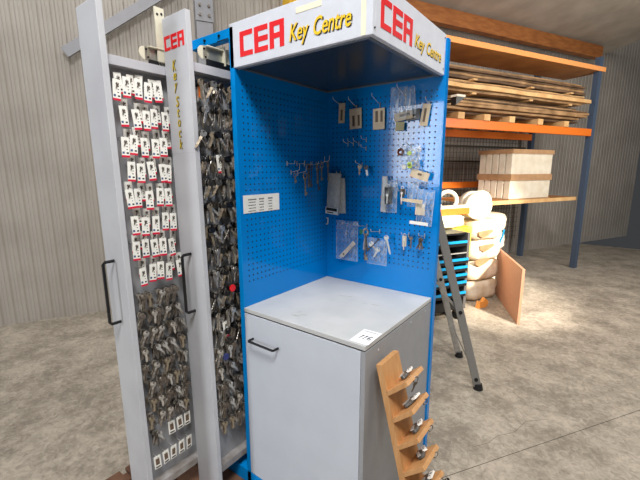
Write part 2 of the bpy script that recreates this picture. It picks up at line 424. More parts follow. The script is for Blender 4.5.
# sticker with handwritten number on the worktop corner
st = empty('lot_sticker', (.647, .072, ZT+.0006), (0, 0, R_(2))); tag(st, 'white square sticker with handwritten 116 on the worktop corner', 'sticker')
MB().box((-.041, -.061, 0), (.039, .061, .0006), M_sticker).build('paper', st)
MT = Matrix.Rotation(-PI/2, 4, 'X')
def flat_text(name, body, x0, x1, y0, y1, m, parent, rz=0):
    M_ = Matrix.Rotation(rz, 4, 'Z') @ Matrix(((1,0,0,0),(0,0,1,0),(0,-1,0,0),(0,0,0,1)))
    return text_mesh(name, body, x0, x1, y0, y1, m, M_, parent, .2, .0, .0009)
MB().tube([(-.020, -.024, .001), (-.012, .008, .001)], .0016, M_blackprint, 5).tube([(-.020, .002, .001), (-.012, .008, .001)], .0014, M_blackprint, 5)\
    .tube([(-.004, -.024, .001), (.004, .008, .001)], .0016, M_blackprint, 5).tube([(-.004, .002, .001), (.004, .008, .001)], .0014, M_blackprint, 5)\
    .tube([(.024, .010, .001), (.014, -.002, .001), (.011, -.014, .001), (.015, -.023, .001), (.022, -.022, .001), (.025, -.014, .001), (.020, -.008, .001), (.012, -.012, .001)], .0016, M_blackprint, 5).build('handwriting', st)
mb = MB()
x = -.03
while x < .03:
    w_ = random.uniform(.003, .007); mb.box((x, .044, .0006), (min(x+w_, .03), .048, .0009), M_blackprint); x += w_+.002
mb.build('printing', st)

# ------------------------------------------------------------------ key shapes
def circ(cx, cz, r, n=14, a0=0): return [(cx+r*math.cos(a0+2*PI*k/n), cz+r*math.sin(a0+2*PI*k/n)) for k in range(n)]
def yale(mb, m, headm=None, M=ID, L=.055, th=.0018):
    # hanging point at origin (hole of the bow), blade pointing down (-z)
    hm = headm or m; r = .0115; n = 14
    out = [(r*1.0*math.cos(2*PI*k/n), -.006+r*.92*math.sin(2*PI*k/n)) for k in range(n)]
    inn = [(.0035*math.cos(2*PI*k/n), .0035*math.sin(2*PI*k/n)) for k in range(n)]
    t = th*(1.8 if headm else 1)
    vs = [(x, -t/2, z) for x, z in out]+[(x, -t/2, z) for x, z in inn]+[(x, t/2, z) for x, z in out]+[(x, t/2, z) for x, z in inn]
    fs = []
    for k in range(n):
        j = (k+1) % n
        fs += [(k, j, n+j, n+k), (2*n+k, 3*n+k, 3*n+j, 2*n+j), (k, 2*n+k, 2*n+j, j), (n+k, n+j, 3*n+j, 3*n+k)]
    mb.add(vs, fs, hm, M)
    z = -.016; bl = [(-.0042, z)]
    zz = z-.008
    k = 0
    while zz > -L+.006:
        bl.append((-.0042+(.0017 if k % 2 else 0), zz)); zz -= .0045; k += 1
    bl += [(-.001, -L), (.0042, -L+.006), (.0042, z)]
    mb.prism(bl, -th/2, th/2, m, M)
    return mb
def mortice(mb, m, M=ID, L=.09, s=1.0):
    mb.torus(.011*s, .0026*s, m, M @ Matrix.Translation((0, 0, -.009*s)) @ Matrix.Scale(1.15, 4, (0,0,1)), 14, 6)
    mb.tube([(0, 0, -.02*s), (0, 0, -L)], [.0034*s, .0030*s], m, 8, M)
    mb.tube([(0, 0, -.024*s), (0, 0, -.029*s)], .0052*s, m, 8, M)
    mb.prism([(0, -L+.004), (.014*s, -L+.004), (.014*s, -L+.009), (.010*s, -L+.009), (.010*s, -L+.012), (.014*s, -L+.012), (.014*s, -L+.018), (0, -L+.018)], -.0012, .0012, m, M)
    return mb

# ---- prototypes of bunches hanging on drawer hooks; root Empty at the hook, hook arm along +x
PROTO = empty('prototype_root')
def bunch(n, mats, seed, L=.055, spread=.35, black=False, width=.046):
    rnd = random.Random(seed); root = empty('key_bunch')
    for i in range(n):
        m = rnd.choice(mats)
        x = .008 + width*i/max(1, n-1)
        mm = (Matrix.Translation((x, rnd.uniform(-.003, .003), -.002)) @ Matrix.Rotation(rnd.uniform(-spread, spread), 4, 'X')
              @ Matrix.Rotation(PI/2+rnd.uniform(-.7, .7), 4, 'Z') @ Matrix.Rotation(rnd.uniform(-.1, .1), 4, 'X'))
        hm = None
        if black and rnd.random() < .55: hm = M_black
        mb = yale(MB(), m, hm, mm, L*rnd.uniform(.85, 1.15))
        o = mb.build('key_blank', root)
    root['category'] = 'keys'
    return reg(root)
def key_card(seed):
    rnd = random.Random(seed); mb = MB()
    w, h = .029, .078
    mb.box((0, -w/2, -h+.006), (.0012, w/2, .006), M_card)
    mb.box((-.0002, -w/2, -h+.006), (.0017, w/2, -h+.0140), M_cardred)
    # number printed sideways and small text lines
    for k in range(3):
        z = -.018-.011*k; mb.box((.0012, .002+.003*rnd.random(), z-.003), (.0016, .008, z), M_blackprint)
    mb.box((.0012, -.012, -.058), (.0016, -.004, -.050), mat('card_blue_print', (60, 90, 130), .6))
    mb.box((.0012, .003, -.058), (.0016, .011, -.052), M_blackprint)
    o = mb.build('key_card')
    k = yale(MB(), M_keydark, None, Matrix.Translation((.004, .002, -.008)) @ Matrix.Rotation(-.35+.1*rnd.random(), 4, 'X') @ Matrix.Rotation(PI/2, 4, 'Z') @ Matrix.Scale(.5, 4), .045)
    k.build('key_blank', o)
    o['category'] = 'key card'
    return reg(o)
bp_plain = [bunch(9, [M_keysteel, M_keysteel, M_keybrass, M_keydark], 10+i, .056, .5) for i in range(5)]
bp_black = [bunch(8, [M_keydark, M_keysteel, M_keysteel, M_keybrass], 40+i, .058, .6, True) for i in range(5)]
cards = [key_card(70+i) for i in range(3)]
small_card = None

ORD = ['top', 'second', 'third', 'fourth', 'fifth', 'sixth', 'seventh', 'eighth', 'ninth', 'tenth', 'eleventh', 'twelfth', 'thirteenth', 'fourteenth', 'fifteenth', 'sixteenth', 'seventeenth', 'eighteenth']
COLS = ['first', 'second', 'third', 'fourth', 'fifth', 'sixth']
LEAN = -.016
def lean(x, y, z): return (x+LEAN*z, y, z)
used = set()
def hang(proto, x, y, z, label, group, j=.1, sc=1.0):
    if proto.name in used: o = copy_tree(proto)
    else: o = proto; used.add(proto.name)
    o.location = lean(x, y, z); o.rotation_euler = (random.uniform(-j, j), LEAN, random.uniform(-j*2, j*2)); o.scale = (sc, sc, sc)
    o['label'] = label; o['group'] = group
    return o

# ------------------------------------------------------------------ pull-out key drawers
def pull_out_rack(xr, yf, yb, label, lettered, thick=.024):
    root = tag(empty('pull_out_key_rack', (0, 0, 0), (0, LEAN, 0)), label, 'drawer', 'pull-out key drawers beside the kiosk')
    zb, zt = FZ+.045, 2.222
    pan = MB().box((xr-.166, yf, zb), (xr, yf+thick, zt), M_drawer).build('front_panel', root, bevel=.002)
    xb = xr-.062
    MB().box((xb-.006, yf+thick, .16), (xb, yb, 2.035), M_board).build('backing_board', root)
    MB().box((xb, yf+thick, 2.003), (xr-.016, yb, 2.038), M_rail).build('top_rail', root, bevel=.001)
    MB().box((xb-.006, yf+thick, .132), (xr-.018, yb, .167), M_railb).build('bottom_rail', root, bevel=.001)
    hx_ = xr-.085; hd = [(hx_, yf, 1.240), (hx_, yf-.036, 1.240), (hx_-.001, yf-.044, 1.232), (hx_-.001, yf-.044, .982), (hx_, yf-.036, .974), (hx_, yf, .974)]
    lab(MB().tube(hd, .0068, M_black, 8).build('handle', pan, smooth=True), 'black bow handle')
    if lettered:
        M_ = place(0, yf, 0)
        lab(cea('lettering', -.205+.034, -.066+.034, 2.094, 2.150, M_red, M_, pan), 'red block letters CEA')
        for ch, z0, z1, w, dx in (('K', 2.010, 2.052, .026, 0), ('e', 1.974, 2.002, .022, 0), ('y', 1.925, 1.963, .024, 0), ('S', 1.868, 1.911, .024, .004), ('t', 1.827, 1.862, .018, .005),
                          ('o', 1.788, 1.817, .021, .005), ('c', 1.744, 1.773, .019, .005), ('k', 1.698, 1.738, .022, .006)):
            cx = -.113+dx
            text_mesh('lettering', ch, cx-w/2+.003, cx+w/2+.003, z0-.002, z1-.002, M_black, M_, pan, .2, .01, .0008)
            text_mesh('lettering', ch, cx-w/2, cx+w/2, z0, z1, M_olive, M_, pan, .2, .015, .0016)
        MB().box((xr-.165, yf-.0006, 1.678), (xr-.001, yf, 1.680), M_rail).build('seam', pan)
    return root, xb
dr1, xb1 = pull_out_rack(-.014, -.170, .55, 'nearer pull-out key drawer lettered CEA Key Stock, beside the blue kiosk', True)
dr2, xb2 = pull_out_rack(-.166, -.432, .35, 'further key drawer pulled out most, full of red-edged white cards', False)
# slide brackets above the rails
def bracket(parent, x, y0, y1, z0, z1):
    b_ = MB().box((x, y0+.008, z0), (x+.004, y1, z1), M_zinc).tube([(x, y0+.01, (z0+z1)/2), (x+.004, y0+.01, (z0+z1)/2)], (z1-z0)/2*.98, M_cream, 12)\
        .box((x, y0+.02, z1-.004), (x+.02, y1, z1), M_cream).box((x-.002, y1, z0-.01), (x+.022, y1+.006, z1+.012), M_cream)\
        .box((x+.004, y0+.02, 2.040), (x+.016, y1+.12, z0+.002), M_black)
    b_.tube([(x+.004, y0+.014, z1-.012), (x+.007, y0+.014, z1-.012)], .004, M_black, 8).tube([(x+.004, y0+.02, z0+.012), (x+.007, y0+.02, z0+.012)], .004, M_black, 8)
    o = b_.build('slide_bracket', parent)
    MB().box((x-.03, y1+.03, z0-.004), (x+.014, y1+.036, z1+.01), M_cream).box((x-.03, y1+.06, z0), (x+.014, y1+.3, z0+.03), M_black).build('slide_stop', parent)
bracket(dr1, -.046, -.085, .02, 2.062, 2.118)
bracket(dr2, -.206, -.25, -.15, 2.054, 2.108)
MB().box((-.196, -.192, 2.03), (-.19, -.150, 2.268), M_cream).tube([(-.19, -.181, 2.24), (-.188, -.181, 2.24)], .005, M_black, 8).tube([(-.19, -.162, 2.245), (-.188, -.162, 2.245)], .005, M_black, 8).build('end_plate', dr2)

def drawer_hook(root, xb, y, z, L=.058):
    return MB().tube([(xb, y, z), (xb+L, y, z+.002), (xb+L+.003, y, z+.009)], .0014, M_steel, 5).build('key_hook', root)
hk = drawer_hook(dr1, 0, 0, 0)
hooks_first = [hk]
def add_hook(root, xb, y, z):
    if hooks_first:
        o = hooks_first.pop(); o.parent = root
    else:
        o = hk.copy(); COL.objects.link(o); o.parent = root
    o.location = (xb, y, z); return o
# nearer drawer: bunches of keys everywhere
z = 1.965; row = 0
ys = [-.115, -.062, -.009, .044, .097]
rows1 = []
while z > .33:
    rows1.append(z); z -= .101 if row < 9 else .092; row += 1
for r, z in enumerate(rows1):
    for c_, y in enumerate(ys[:4]):
        yy = y + (.006 if r % 2 else -.004)
        add_hook(dr1, xb1, yy, z)
        pr = random.choice(bp_black if r < 12 else bp_plain)
        if r in (3, 4) and c_ == 1: pr = bp_black[r-3]
        kind_ = 'mixed dark key bunch' if r < 12 else 'dull metal key bunch'
        o = hang(pr, xb1+.008, yy, z, '%s in %s row of nearer drawer, %s hook behind front panel' % (kind_, ORD[r], COLS[c_]), 'key bunches on the nearer drawer', .12, 1.35 if r < 12 else 1.2)
# the odd ones out on the nearer drawer
def capkey(x, y, z, m, label, r=.016):
    o = tag(MB().tube([(0, 0, 0), (.008, 0, 0)], [r, r], m, 16, Matrix.Translation((0, 0, -.006))).build('key_cap', None, bevel=.002), label, 'key')
    yale(MB(), M_keydark, None, Matrix.Translation((.004, 0, -.006)) @ Matrix.Rotation(PI/2, 4, 'Z'), .06).build('key_blank', o)
    o.location = lean(x, y, z); o.name = 'capped_key'; return o
capkey(xb1+.074, -.030, 1.068, M_keyred, 'red round-headed key sticking out of the dark keys on the nearer drawer', .017)
capkey(xb1+.07, -.088, .745, M_keyblue, 'navy blue headed key low among dark keys on the nearer drawer', .017)
for (y, z, t) in ((-.078, .905, 'lone white red-edged card low among dark keys on the nearer drawer'), (-.056, 1.665, 'lone white red-edged card high among dark keys on the nearer drawer')):
    o = copy_tree(cards[0]); o.location = lean(xb1+.068, y, z); o.rotation_euler = (.08, LEAN, 0); o['label'] = t; o['group'] = 'red-edged key cards'
    add_hook(dr1, xb1+.01, y, z)
orange_tag = tag(MB().box((0, -.006, -.055), (.004, .006, 0), M_orange).build('key_tag'), 'small orange tag at the top front corner of the nearer drawer', 'tag'); orange_tag.location = lean(xb1+.06, -.125, 1.955)

# further drawer: eight rows of cards, then metal bunches, then small cards at the foot
ys2 = [-.200, -.255, -.310, -.365, -.4]
ys2 = [-.205, -.247, -.289, -.331, -.373]
def low_card():
    mb = MB().box((0, -.013, -.05), (.0012, .013, .004), M_card).box((.0012, -.007, -.034), (.0018, .007, -.008), M_slot)
    mb.box((.0012, -.009, -.046), (.0018, .009, -.041), M_blackprint)
    o = mb.build('key_card'); o['category'] = 'key card'; return o
lc = low_card(); reg(lc)
for r in range(8):
    z = 1.951-.1065*r
    for c_, y in enumerate(ys2):
        yy = y + random.uniform(-.004, .004) + (.012 if r % 2 else -.006)
        add_hook(dr2, xb2, yy, z)
        for q, dx in ((0, .060), (1, .026)):
            pos = 'front' if q == 0 else 'rear'
            o = hang(cards[(r+c_+q) % 3], xb2+dx, yy+(.022 if q else -.003)+random.uniform(-.007, .007), z-random.uniform(-.004, .012)+(.030 if q else 0), 'red-edged white card, %s row of further drawer, %s hook from lettered panel, %s one' % (ORD[r], COLS[c_], pos), 'red-edged key cards', .1)
            o.rotation_euler.z = random.uniform(-.35, .1)
for r in range(8):
    z = 1.083-.080*r
    for c_, y in enumerate(ys2):
        yy = y + random.uniform(-.004, .004)
        add_hook(dr2, xb2, yy, z)
        hang(random.choice(bp_plain), xb2+.008, yy, z, 'dull metal key bunch, %s row of further drawer, %s hook from lettered panel' % (ORD[8+r], COLS[c_]), 'metal key bunches on the further drawer', .12, 1.1)
for r, z, cs in ((15, .436, (0, 1, 2)), (16, .306, (0, 1, 2, 3, 4))):
    for c_ in cs:
        yy = ys2[c_]; add_hook(dr2, xb2, yy, z)
        hang(lc, xb2+.045, yy, z, 'small plain white card, %s row from foot of further drawer, %s hook from lettered panel' % ('second' if r == 15 else 'lowest', COLS[c_]), 'small cards at the foot of the further drawer', .08, 1.2)
add_hook(dr2, xb2, -.365, .43); hang(bp_plain[2], xb2+.008, -.365, .43, 'lowest metal key bunch on the further drawer, left of three small white cards', 'metal key bunches on the further drawer', .1, 1.1)
for p_ in (PROTO,): bpy.data.objects.remove(p_)

# timber boards lying under the drawers
pal = tag(empty('wooden_pallet', (-.2, -.1, FZ)), 'brown wooden pallet lying on the floor under the key drawers', 'pallet')
for i in range(5):
    y = -.5+i*.13
    MB().box((-.42, y, .022), (.19, y+.1, .04), M_palette).build('deck_board', pal)
for x in (-.4, -.14, .13):
    MB().box((x, -.5, 0), (x+.06, .12, .022), M_palette).build('runner', pal)

# ------------------------------------------------------------------ things hanging on the back pegboard
def back_item(name, x, z, y=.012, rot=0, yawr=0):
    e = empty(name, (x, BY-y, z), (0, rot, yawr)); return e
G_CARD = 'beige key cards on the back pegboard'
def slotcard(x, z, w, h, slots, label, rot=0, yawr=0, y=.012, m=None):
    o = MB().box((-w/2, 0, -h), (w/2, .0015, 0), m or M_cardbeige).build('key_card'); o.location = (x, BY-y, z); o.rotation_euler = (0, rot, yawr)
    tag(o, label, 'card', G_CARD)
    for (sx, sz, sw, sh) in slots:
        MB().box((sx-sw/2, -.0015, sz-sh), (sx+sw/2, 0, sz), M_slot).build('key_slot', o)
    return o
slotcard(.134, 1.962, .040, .104, [(0, -.034, .012, .056)], 'narrow beige card with one slot, nearest the inner corner', .03)
slotcard(.219, 1.927, .075, .105, [(-.012, -.036, .014, .055), (.02, -.036, .012, .055)], 'beige card with two slots, second from the inner corner', -.04)
slotcard(.36, 1.914, .067, .104, [(-.012, -.012, .014, .055), (.016, -.012, .012, .055)], 'beige card with two slots high up, left of the black card', -.02)
slotcard(.615, 1.911, .04, .1, [(-.002, -.02, .011, .062)], 'narrow leaning beige card furthest right on back pegboard', .14)
slotcard(.498, 1.884, .095, .04, [(.008, -.010, .055, .012)], 'beige card hanging sideways in front of the black card', -.12, y=.022)
slotcard(.483, 1.838, .046, .042, [], 'small olive beige card below the sideways card', .03, m=mat('olive_card', (190, 182, 138), .6), y=.018)
slotcard(.607, 1.600, .095, .04, [(0, -.012, .02, .01)], 'tilted beige card under the lime plastic keyrings', .28, y=.03)
o = MB().box((-.036, 0, -.05), (.036, .0015, 0), M_black).build('black_card'); o.location = (.545, BY-.012, 1.892); o.rotation_euler = (0, -.08, 0); tag(o, 'black card behind the sideways beige card', 'card')
MB().box((-.02, -.0012, -.04), (.012, 0, -.034), M_card).build('printing', o)

def bag(x, z, w, h, label, fm=M_film, rot=0, y=.012, strip_=False, cat='bag', n=7, amp=.006, group='plastic bags on the back pegboard', curl=0):
    rnd = random.Random(int(x*1000+z*100)); mb = MB(); vs = []; fs = []; N = n
    for i in range(N+1):
        for j in range(N+1):
            u_, v_ = i/N, j/N
            edge = min(u_, 1-u_, v_, 1-v_)*4
            vs.append(((u_-.5)*w+rnd.uniform(-1, 1)*.0015, -min(1, edge)*amp*(1+.6*rnd.random())-.002, -v_*h+rnd.uniform(-1, 1)*.0015))
    B = len(vs)
    for i in range(N+1):
        for j in range(N+1):
            vs.append(((i/N-.5)*w, .001, -j/N*h))
    for i in range(N):
        for j in range(N):
            a_ = i*(N+1)+j; fs += [(a_, a_+1, a_+N+2, a_+N+1), (B+a_, B+a_+N+1, B+a_+N+2, B+a_+1)]
    mb.add(vs, fs, fm)
    o = mb.build('plastic_bag', None, smooth=True); o.location = (x, BY-y, z); o.rotation_euler = (0, rot, 0); tag(o, label, cat, group)
    e_ = .0016; MB().box((-w/2, -.004, -h), (-w/2+e_, -.002, 0), M_seam).box((w/2-e_, -.004, -h), (w/2, -.002, 0), M_seam).box((-w/2, -.004, -h), (w/2, -.002, -h+e_*1.5), M_seam).build('seam', o)
    if strip_: MB().box((-w/2, -.004, -.018), (w/2, -.0025, -.014), M_film).box((-w/2, -.004, -.006), (w/2, -.0025, -.003), M_film).build('zip_strip', o)
    return o
bag(.478, 2.0, .085, .15, 'thin clear bag at the top, hanging behind the sideways card', y=.03)
bag(.535, 1.995, .05, .13, 'narrow clear bag at the top beside the sideways card', y=.035, rot=-.1)
gb = bag(.103, 1.585, .088, .232, 'opaque grey bag hanging nearest the inner corner', M_filmgrey, .07, y=.03)
MB().box((-.038, -.012, -.212), (.036, -.0105, -.196), M_blackprint).build('printing', gb)
MB().box((-.03, -.0125, -.225), (.012, -.0115, -.219), M_blackprint).build('printing', gb)
MB().box((-.044, -.011, -.231), (.044, -.010, -.192), M_card).build('label', gb)
bag(.135, 1.56, .05, .2, 'crumpled clear bag tucked behind the opaque grey bag', M_filmgrey, -.04, y=.014)
cb = bag(.182, 1.322, .145, .228, 'large clear zip bag holding a slim metal lock part', y=.02, strip_=True)
def lock_part(o, M):
    MB().box((-.012, -.006, -.055), (.012, .004, .055), M_offwhite, M).tube([(0, -.008, .03), (0, .0, .03)], .011, M_steel, 10, M).tube([(0, -.008, -.04), (0, 0, -.04)], .007, M_steel, 10, M)\
        .box((-.03, -.004, -.06), (.012, .002, -.046), M_offwhite, M).build('lock_part', o)
lo = MB(); Ml = Matrix.Rotation(.75, 4, 'Y')
lo.box((-.011, -.004, -.06), (.011, .004, .06), M_offwhite, Ml).tube([(0, -.006, .035), (0, .004, .035)], .010, M_steel, 10, Ml).tube([(0, -.006, -.04), (0, .004, -.04)], .006, M_keydark, 10, Ml).box((-.011, -.003, -.075), (.004, .003, -.06), M_steel, Ml)
lo = lo.build('lock_part'); lo.location = (.193, BY-.026, 1.158); tag(lo, 'slim pale metal lock part inside the large clear zip bag', 'lock part')
bag(.382, 1.245, .118, .145, 'clear bag of small silver parts below the hanging tool', y=.03, amp=.012)
mb = MB()
rnd = random.Random(3)
sp = empty('silver_key', (0,0,0)); bpy.data.objects.remove(sp)
def loose_key(x, z, rot, y, m, label, L=.06, s=1.0, kind='yale', cat='key', group=None, hm=None, name='loose_key'):
    mb = MB()
    if kind == 'yale': yale(mb, m, hm, Matrix.Scale(s, 4), L/s)
    else: mortice(mb, m, ID, L, s)
    o = mb.build(name); o.location = (x, BY-y, z); o.rotation_euler = (0, rot, 0); tag(o, label, cat, group); return o
loose_key(.345, 1.215, -.8, .038, M_keysteel, 'silver key with white head at the top of the small-parts bag', .06, 1.3, hm=M_card)
loose_key(.40, 1.245, .75, .045, M_black, 'black hex key lying across the small-parts bag', .11, .7)
loose_key(.395, 1.19, .5, .04, M_steel, 'silver key deep inside the small-parts bag', .06, 1.2)
loose_key(.438, 1.262, -.28, .04, M_steel, 'long silver key hanging right of the small-parts bag', .1, 1.2)
# hanging tool bunch
hb = tag(empty('key_bunch', (.317, BY-.05, 1.290)), 'bunch of long dark keys with green tag, beside the large zip bag', 'keys')
for i in range(4):
    mortice(MB(), (M_keydark, M_antique, M_keysteel, M_keydark)[i], Matrix.Translation((.008*i, -.01*i, 0)) @ Matrix.Rotation((-.14, .0, .12, .05)[i], 4, 'Y'), (.12, .17, .11, .15)[i], 1.25).build('key', hb)
lab(MB().box((-.035, .0, -.03), (-.018, .003, -.004), M_green).build('tag', hb), 'small green tag')
# keys on single hooks
loose_key(.264, 1.628, .05, .03, M_antique, 'small brass key alone on a hook under the two beige cards', .052, 1.15)
k2 = loose_key(.302, 1.625, -.15, .03, M_steel, 'key with dark brown head and bright blade under the beige cards', .055, 1.2, hm=M_black)
MB().box((.001, -.004, -.05), (.009, -.001, -.022), M_card).build('blade_tag', k2)
# cylinder locks and clear packs
strip_o = bag(.417, 1.573, .03, .185, 'long slim clear strip left of the black cylinder lock', M_filmgrey, .03, y=.03, group='plastic bags on the back pegboard')
def cyl_lock(x, z, m, label, y=.045, h=.06, r=.013):
    e = tag(empty('cylinder_lock', (x, BY-y, z)), label, 'lock')
    MB().tube([(0, 0, 0), (0, 0, -h)], [r, r*.9], m, 12).build('barrel', e, smooth=True)
    MB().torus(.007, .0016, M_steel, Matrix.Translation((0, 0, .006)), 12, 6).build('ring', e)
    yale(MB(), M_steel, None, Matrix.Translation((.004, -r-.003, -h*.4)) @ Matrix.Scale(.55, 4), .09).build('key', e)
    return e
cyl_lock(.447, 1.518, M_black, 'black cylinder lock with bright key right of the clear strip', h=.085, r=.021)
cyl_lock(.522, 1.512, M_keydark, 'dark short cylinder lock with brown collar above the wedge card', h=.04, r=.013)
o = MB().prism([(0, .012), (0, -.026), (.006, -.026), (.006, -.010), (.11, -.03), (.115, -.012), (.006, .004), (.006, .012)], 0, .003, M_cardbeige).build('wedge_card'); o.location = (.518, BY-.055, 1.462); o.rotation_euler = (0, -.1, 0); tag(o, 'white and brown wedge card below the dark cylinder lock', 'card')
o = MB().box((-.026, 0, -.055), (.022, .002, 0), M_cardbeige).build('key_card'); o.location = (.618, BY-.04, 1.442); tag(o, 'small beige card behind the lowest right clear bag', 'card', G_CARD)
bag(.45, 1.555, .085, .165, 'clear blister pack around the black cylinder lock', y=.04, amp=.02)
bag(.572, 1.545, .055, .12, 'clear bag under the tilted beige card', y=.03, amp=.012)
lb = bag(.648, 1.512, .08, .175, 'crinkled clear bag with white label strip at the right edge', y=.042, amp=.014, rot=.05)
MB().box((-.066, -.02, -.172), (.028, -.018, -.156), M_card).build('label_strip', lb)
loose_key(.405, 1.47, .2, .03, M_keydark, 'small dark key left of the slim clear strip', .05)
# ring and lime keyrings bag
o = MB().torus(.013, .006, mat('brown_ring', (120, 60, 34), .5)).build('brown_ring'); o.location = (.497, BY-.03, 1.692); tag(o, 'brown ring left of the lime keyrings', 'ring')
e = tag(empty('keyring_bunch', (.548, BY-.035, 1.722)), 'clear bunch of plastic keyrings with lime discs', 'keyrings')
rnd = random.Random(5)
for i in range(9):
    a_, b_ = rnd.uniform(-.045, .045), rnd.uniform(-.1, -.01)
    MB().torus(rnd.uniform(.008, .014), .0025, (M_card, M_steel, M_film)[i % 3], Matrix.Translation((a_, rnd.uniform(-.01, .01), b_)) @ Matrix.Rotation(rnd.uniform(-1, 1), 4, 'Z'), 14, 6).build('ring', e)
for (a_, b_) in ((.005, -.038), (.008, -.09), (.01, -.100)):
    lab(MB().tube([(a_, -.018, b_), (a_, -.012, b_)], .0105, M_lime, 14).build('disc', e), 'lime green disc')
MB().tube([(-.02, -.016, -.103), (-.02, -.010, -.103)], .012, M_card, 14).build('disc', e)
kb = bag(.548, 1.725, .1, .12, 'crumpled clear bag around the lime keyrings', y=.03, amp=.028)
# keys on the two lower right hooks
cyl_lock(.537, 1.272, M_offwhite, 'pale brass cylinder hanging on the lower right hooks', y=.03, h=.052, r=.012)
loose_key(.568, 1.27, 0, .02, M_keydark, 'thin grey key between the pale cylinder and dark bunch', .06, .9)
e = tag(empty('key_bunch', (.627, BY-.03, 1.27)), 'small dark key bunch on the lowest right hook', 'keys')
for i in range(3): yale(MB(), (M_keydark, M_antique, M_keydark)[i], None, Matrix.Translation((.006*(i-1), -.006*i, 0)) @ Matrix.Rotation(.35*(i-1)+.1, 4, 'Y') @ Matrix.Rotation(.4*i, 4, 'Z'), .06).build('key', e)

# old mortice keys on the side panel
AK = [(.347, 1.588, .05, .75, 0, 'smallest mortice key on the left hook of the lower pair'), (.418, 1.586, .115, 1.25, .02, 'largest mortice key hanging lowest on the left panel'),
      (.44, 1.628, .10, 1.0, .06, 'mortice key behind the largest one, leaning left'), (.455, 1.632, .12, 1.0, 0, 'long mortice key right behind the largest one'),
      (.475, 1.628, .115, .9, -.05, 'darker mortice key in the middle of the side cluster'), (.51, 1.630, .10, 1.05, .03, 'mortice key on the fourth hook of the left panel'),
      (.545, 1.628, .135, .85, 0, 'thin long dark mortice key near the inner corner'), (.565, 1.64, .095, 1.15, -.04, 'broad-bitted mortice key second nearest the inner corner'), (.612, 1.645, .1, 1.1, .02, 'mortice key hanging closest to the inner corner')]
for i, (y, z, L, s, r_, t) in enumerate(AK):
    o = mortice(MB(), (M_antique, M_antique, M_keydark)[(0, 1, 2, 1, 2, 1, 2, 1, 1)[i]], Matrix.Rotation(PI/2+.3*(i % 3-1), 4, 'Z'), L, s).build('mortice_key', None, smooth=True)
    o.location = (T+.03+.008*(i % 3), y, z); o.rotation_euler = (r_, 0, 0); tag(o, t, 'key', 'old mortice keys on the side panel')

# ------------------------------------------------------------------ beech key holder leaning on the cabinet side
th = math.atan(.257); hx, hz = .727, .882           # front top edge of the back board
y0_, y1_ = .052, .198
Lb = (hz-FZ)/math.cos(th)
hold = tag(empty('key_holder', (hx, y0_, hz)), 'beech stepped key holder leaning against the grey cabinet side', 'key holder')
Mh = Matrix.Rotation(-th, 4, 'Y')
zb_ = -(Lb-.006)
mb = MB().box((-.025, 0, zb_), (0, y1_-y0_, 0), M_beech, Mh)
mb.build('back_board', hold, bevel=.001)
sh_ang = R_(42)
for k in range(7):
    zz = .783-.1035*k; xx = hx+(hz-zz)*.257
    if zz < .12: break
    Mz = Matrix.Translation((xx-hx, 0, zz-hz)) @ Matrix.Rotation(-sh_ang, 4, 'Y')
    MB().box((-.006, 0, -.017), (.098, y1_-y0_, 0), M_beech, Mz).build('shelf', hold, bevel=.001)
    wz = Mz; wm = Matrix.Translation(hold.location) @ Mz
    ords = ['top', 'second', 'third', 'fourth', 'fifth', 'sixth', 'seventh']
    if k < 5:
        e = tag(empty('car_key'), 'dark oval car key with white tag on %s shelf of the beech holder' % ords[k], 'key', 'car keys on the beech holder')
        e.matrix_world = wm @ Matrix.Translation((.055, .078, .004)) @ Matrix.Scale(1.1, 4) @ Matrix.Rotation(R_((20, -5, 25, 40, 10)[k]), 4, 'Z')
        pts = [(.036*math.cos(2*PI*q/16), .016*math.sin(2*PI*q/16)) for q in range(16)]
        if k == 3: pts = [(x*.8, y*1.1) for x, y in pts]
        vs = [(y, x, 0) for x, y in pts]+[(y*.92, x*.92, .011) for x, y in pts]; n = 16
        MB().add(vs, [tuple(range(n)), tuple(range(2*n-1, n-1, -1))]+[(i, i+n, (i+1) % n+n, (i+1) % n) for i in range(n)], M_fob).build('fob', e, bevel=.0015)
        MB().box((-.012, -.03, .011), (.0, .01, .0135), M_steel).box((-.004, .03, .002), (.004, .052, .006), M_steel).build('blade', e)
        lab(MB().box((.013, -.004, .006), (.030, .036, .0125), M_card).box((.0155, .004, .0125), (.022, .009, .013), M_blackprint).box((.017, .018, .0125), (.027, .023, .013), M_blackprint).build('tag', e), 'white tag')
    if k < 5:
        tip = wm @ Vector((.094, .11 if k else .07, -.008))
        e = tag(empty('key_ring', tip), 'key ring hanging from the outer edge of %s shelf' % ords[k], 'key ring', 'key rings on the beech holder')
        M0 = Matrix.Rotation(R_(70), 4, 'Z')
        MB().torus(.012, .0016, M_keydark, Matrix.Translation((.008, 0, -.012)) @ M0, 16, 6).build('ring', e, smooth=True)
        if k in (0, 4):
            yale(MB(), M_keydark, None, Matrix.Translation((.008, 0, -.024)) @ Matrix.Rotation(.3, 4, 'Y') @ M0, .048).build('key', e)
            MB().prism([(0, .004), (.007, -.004), (.009, -.022), (-.003, -.028), (-.009, -.010)], -.002, 0, M_card, Matrix.Translation((.004, -.004, .0)) @ Matrix.Rotation(.5, 4, 'Y')).build('tag', e)
        if k == 4:
            for q in range(4):
                yale(MB(), (M_keydark, M_antique)[q % 2], M_black if q % 2 else None, Matrix.Translation((.002+.006*q, .01*q, -.02)) @ Matrix.Rotation(.8-.5*q, 4, 'Y') @ M0, .05).build('key', e)

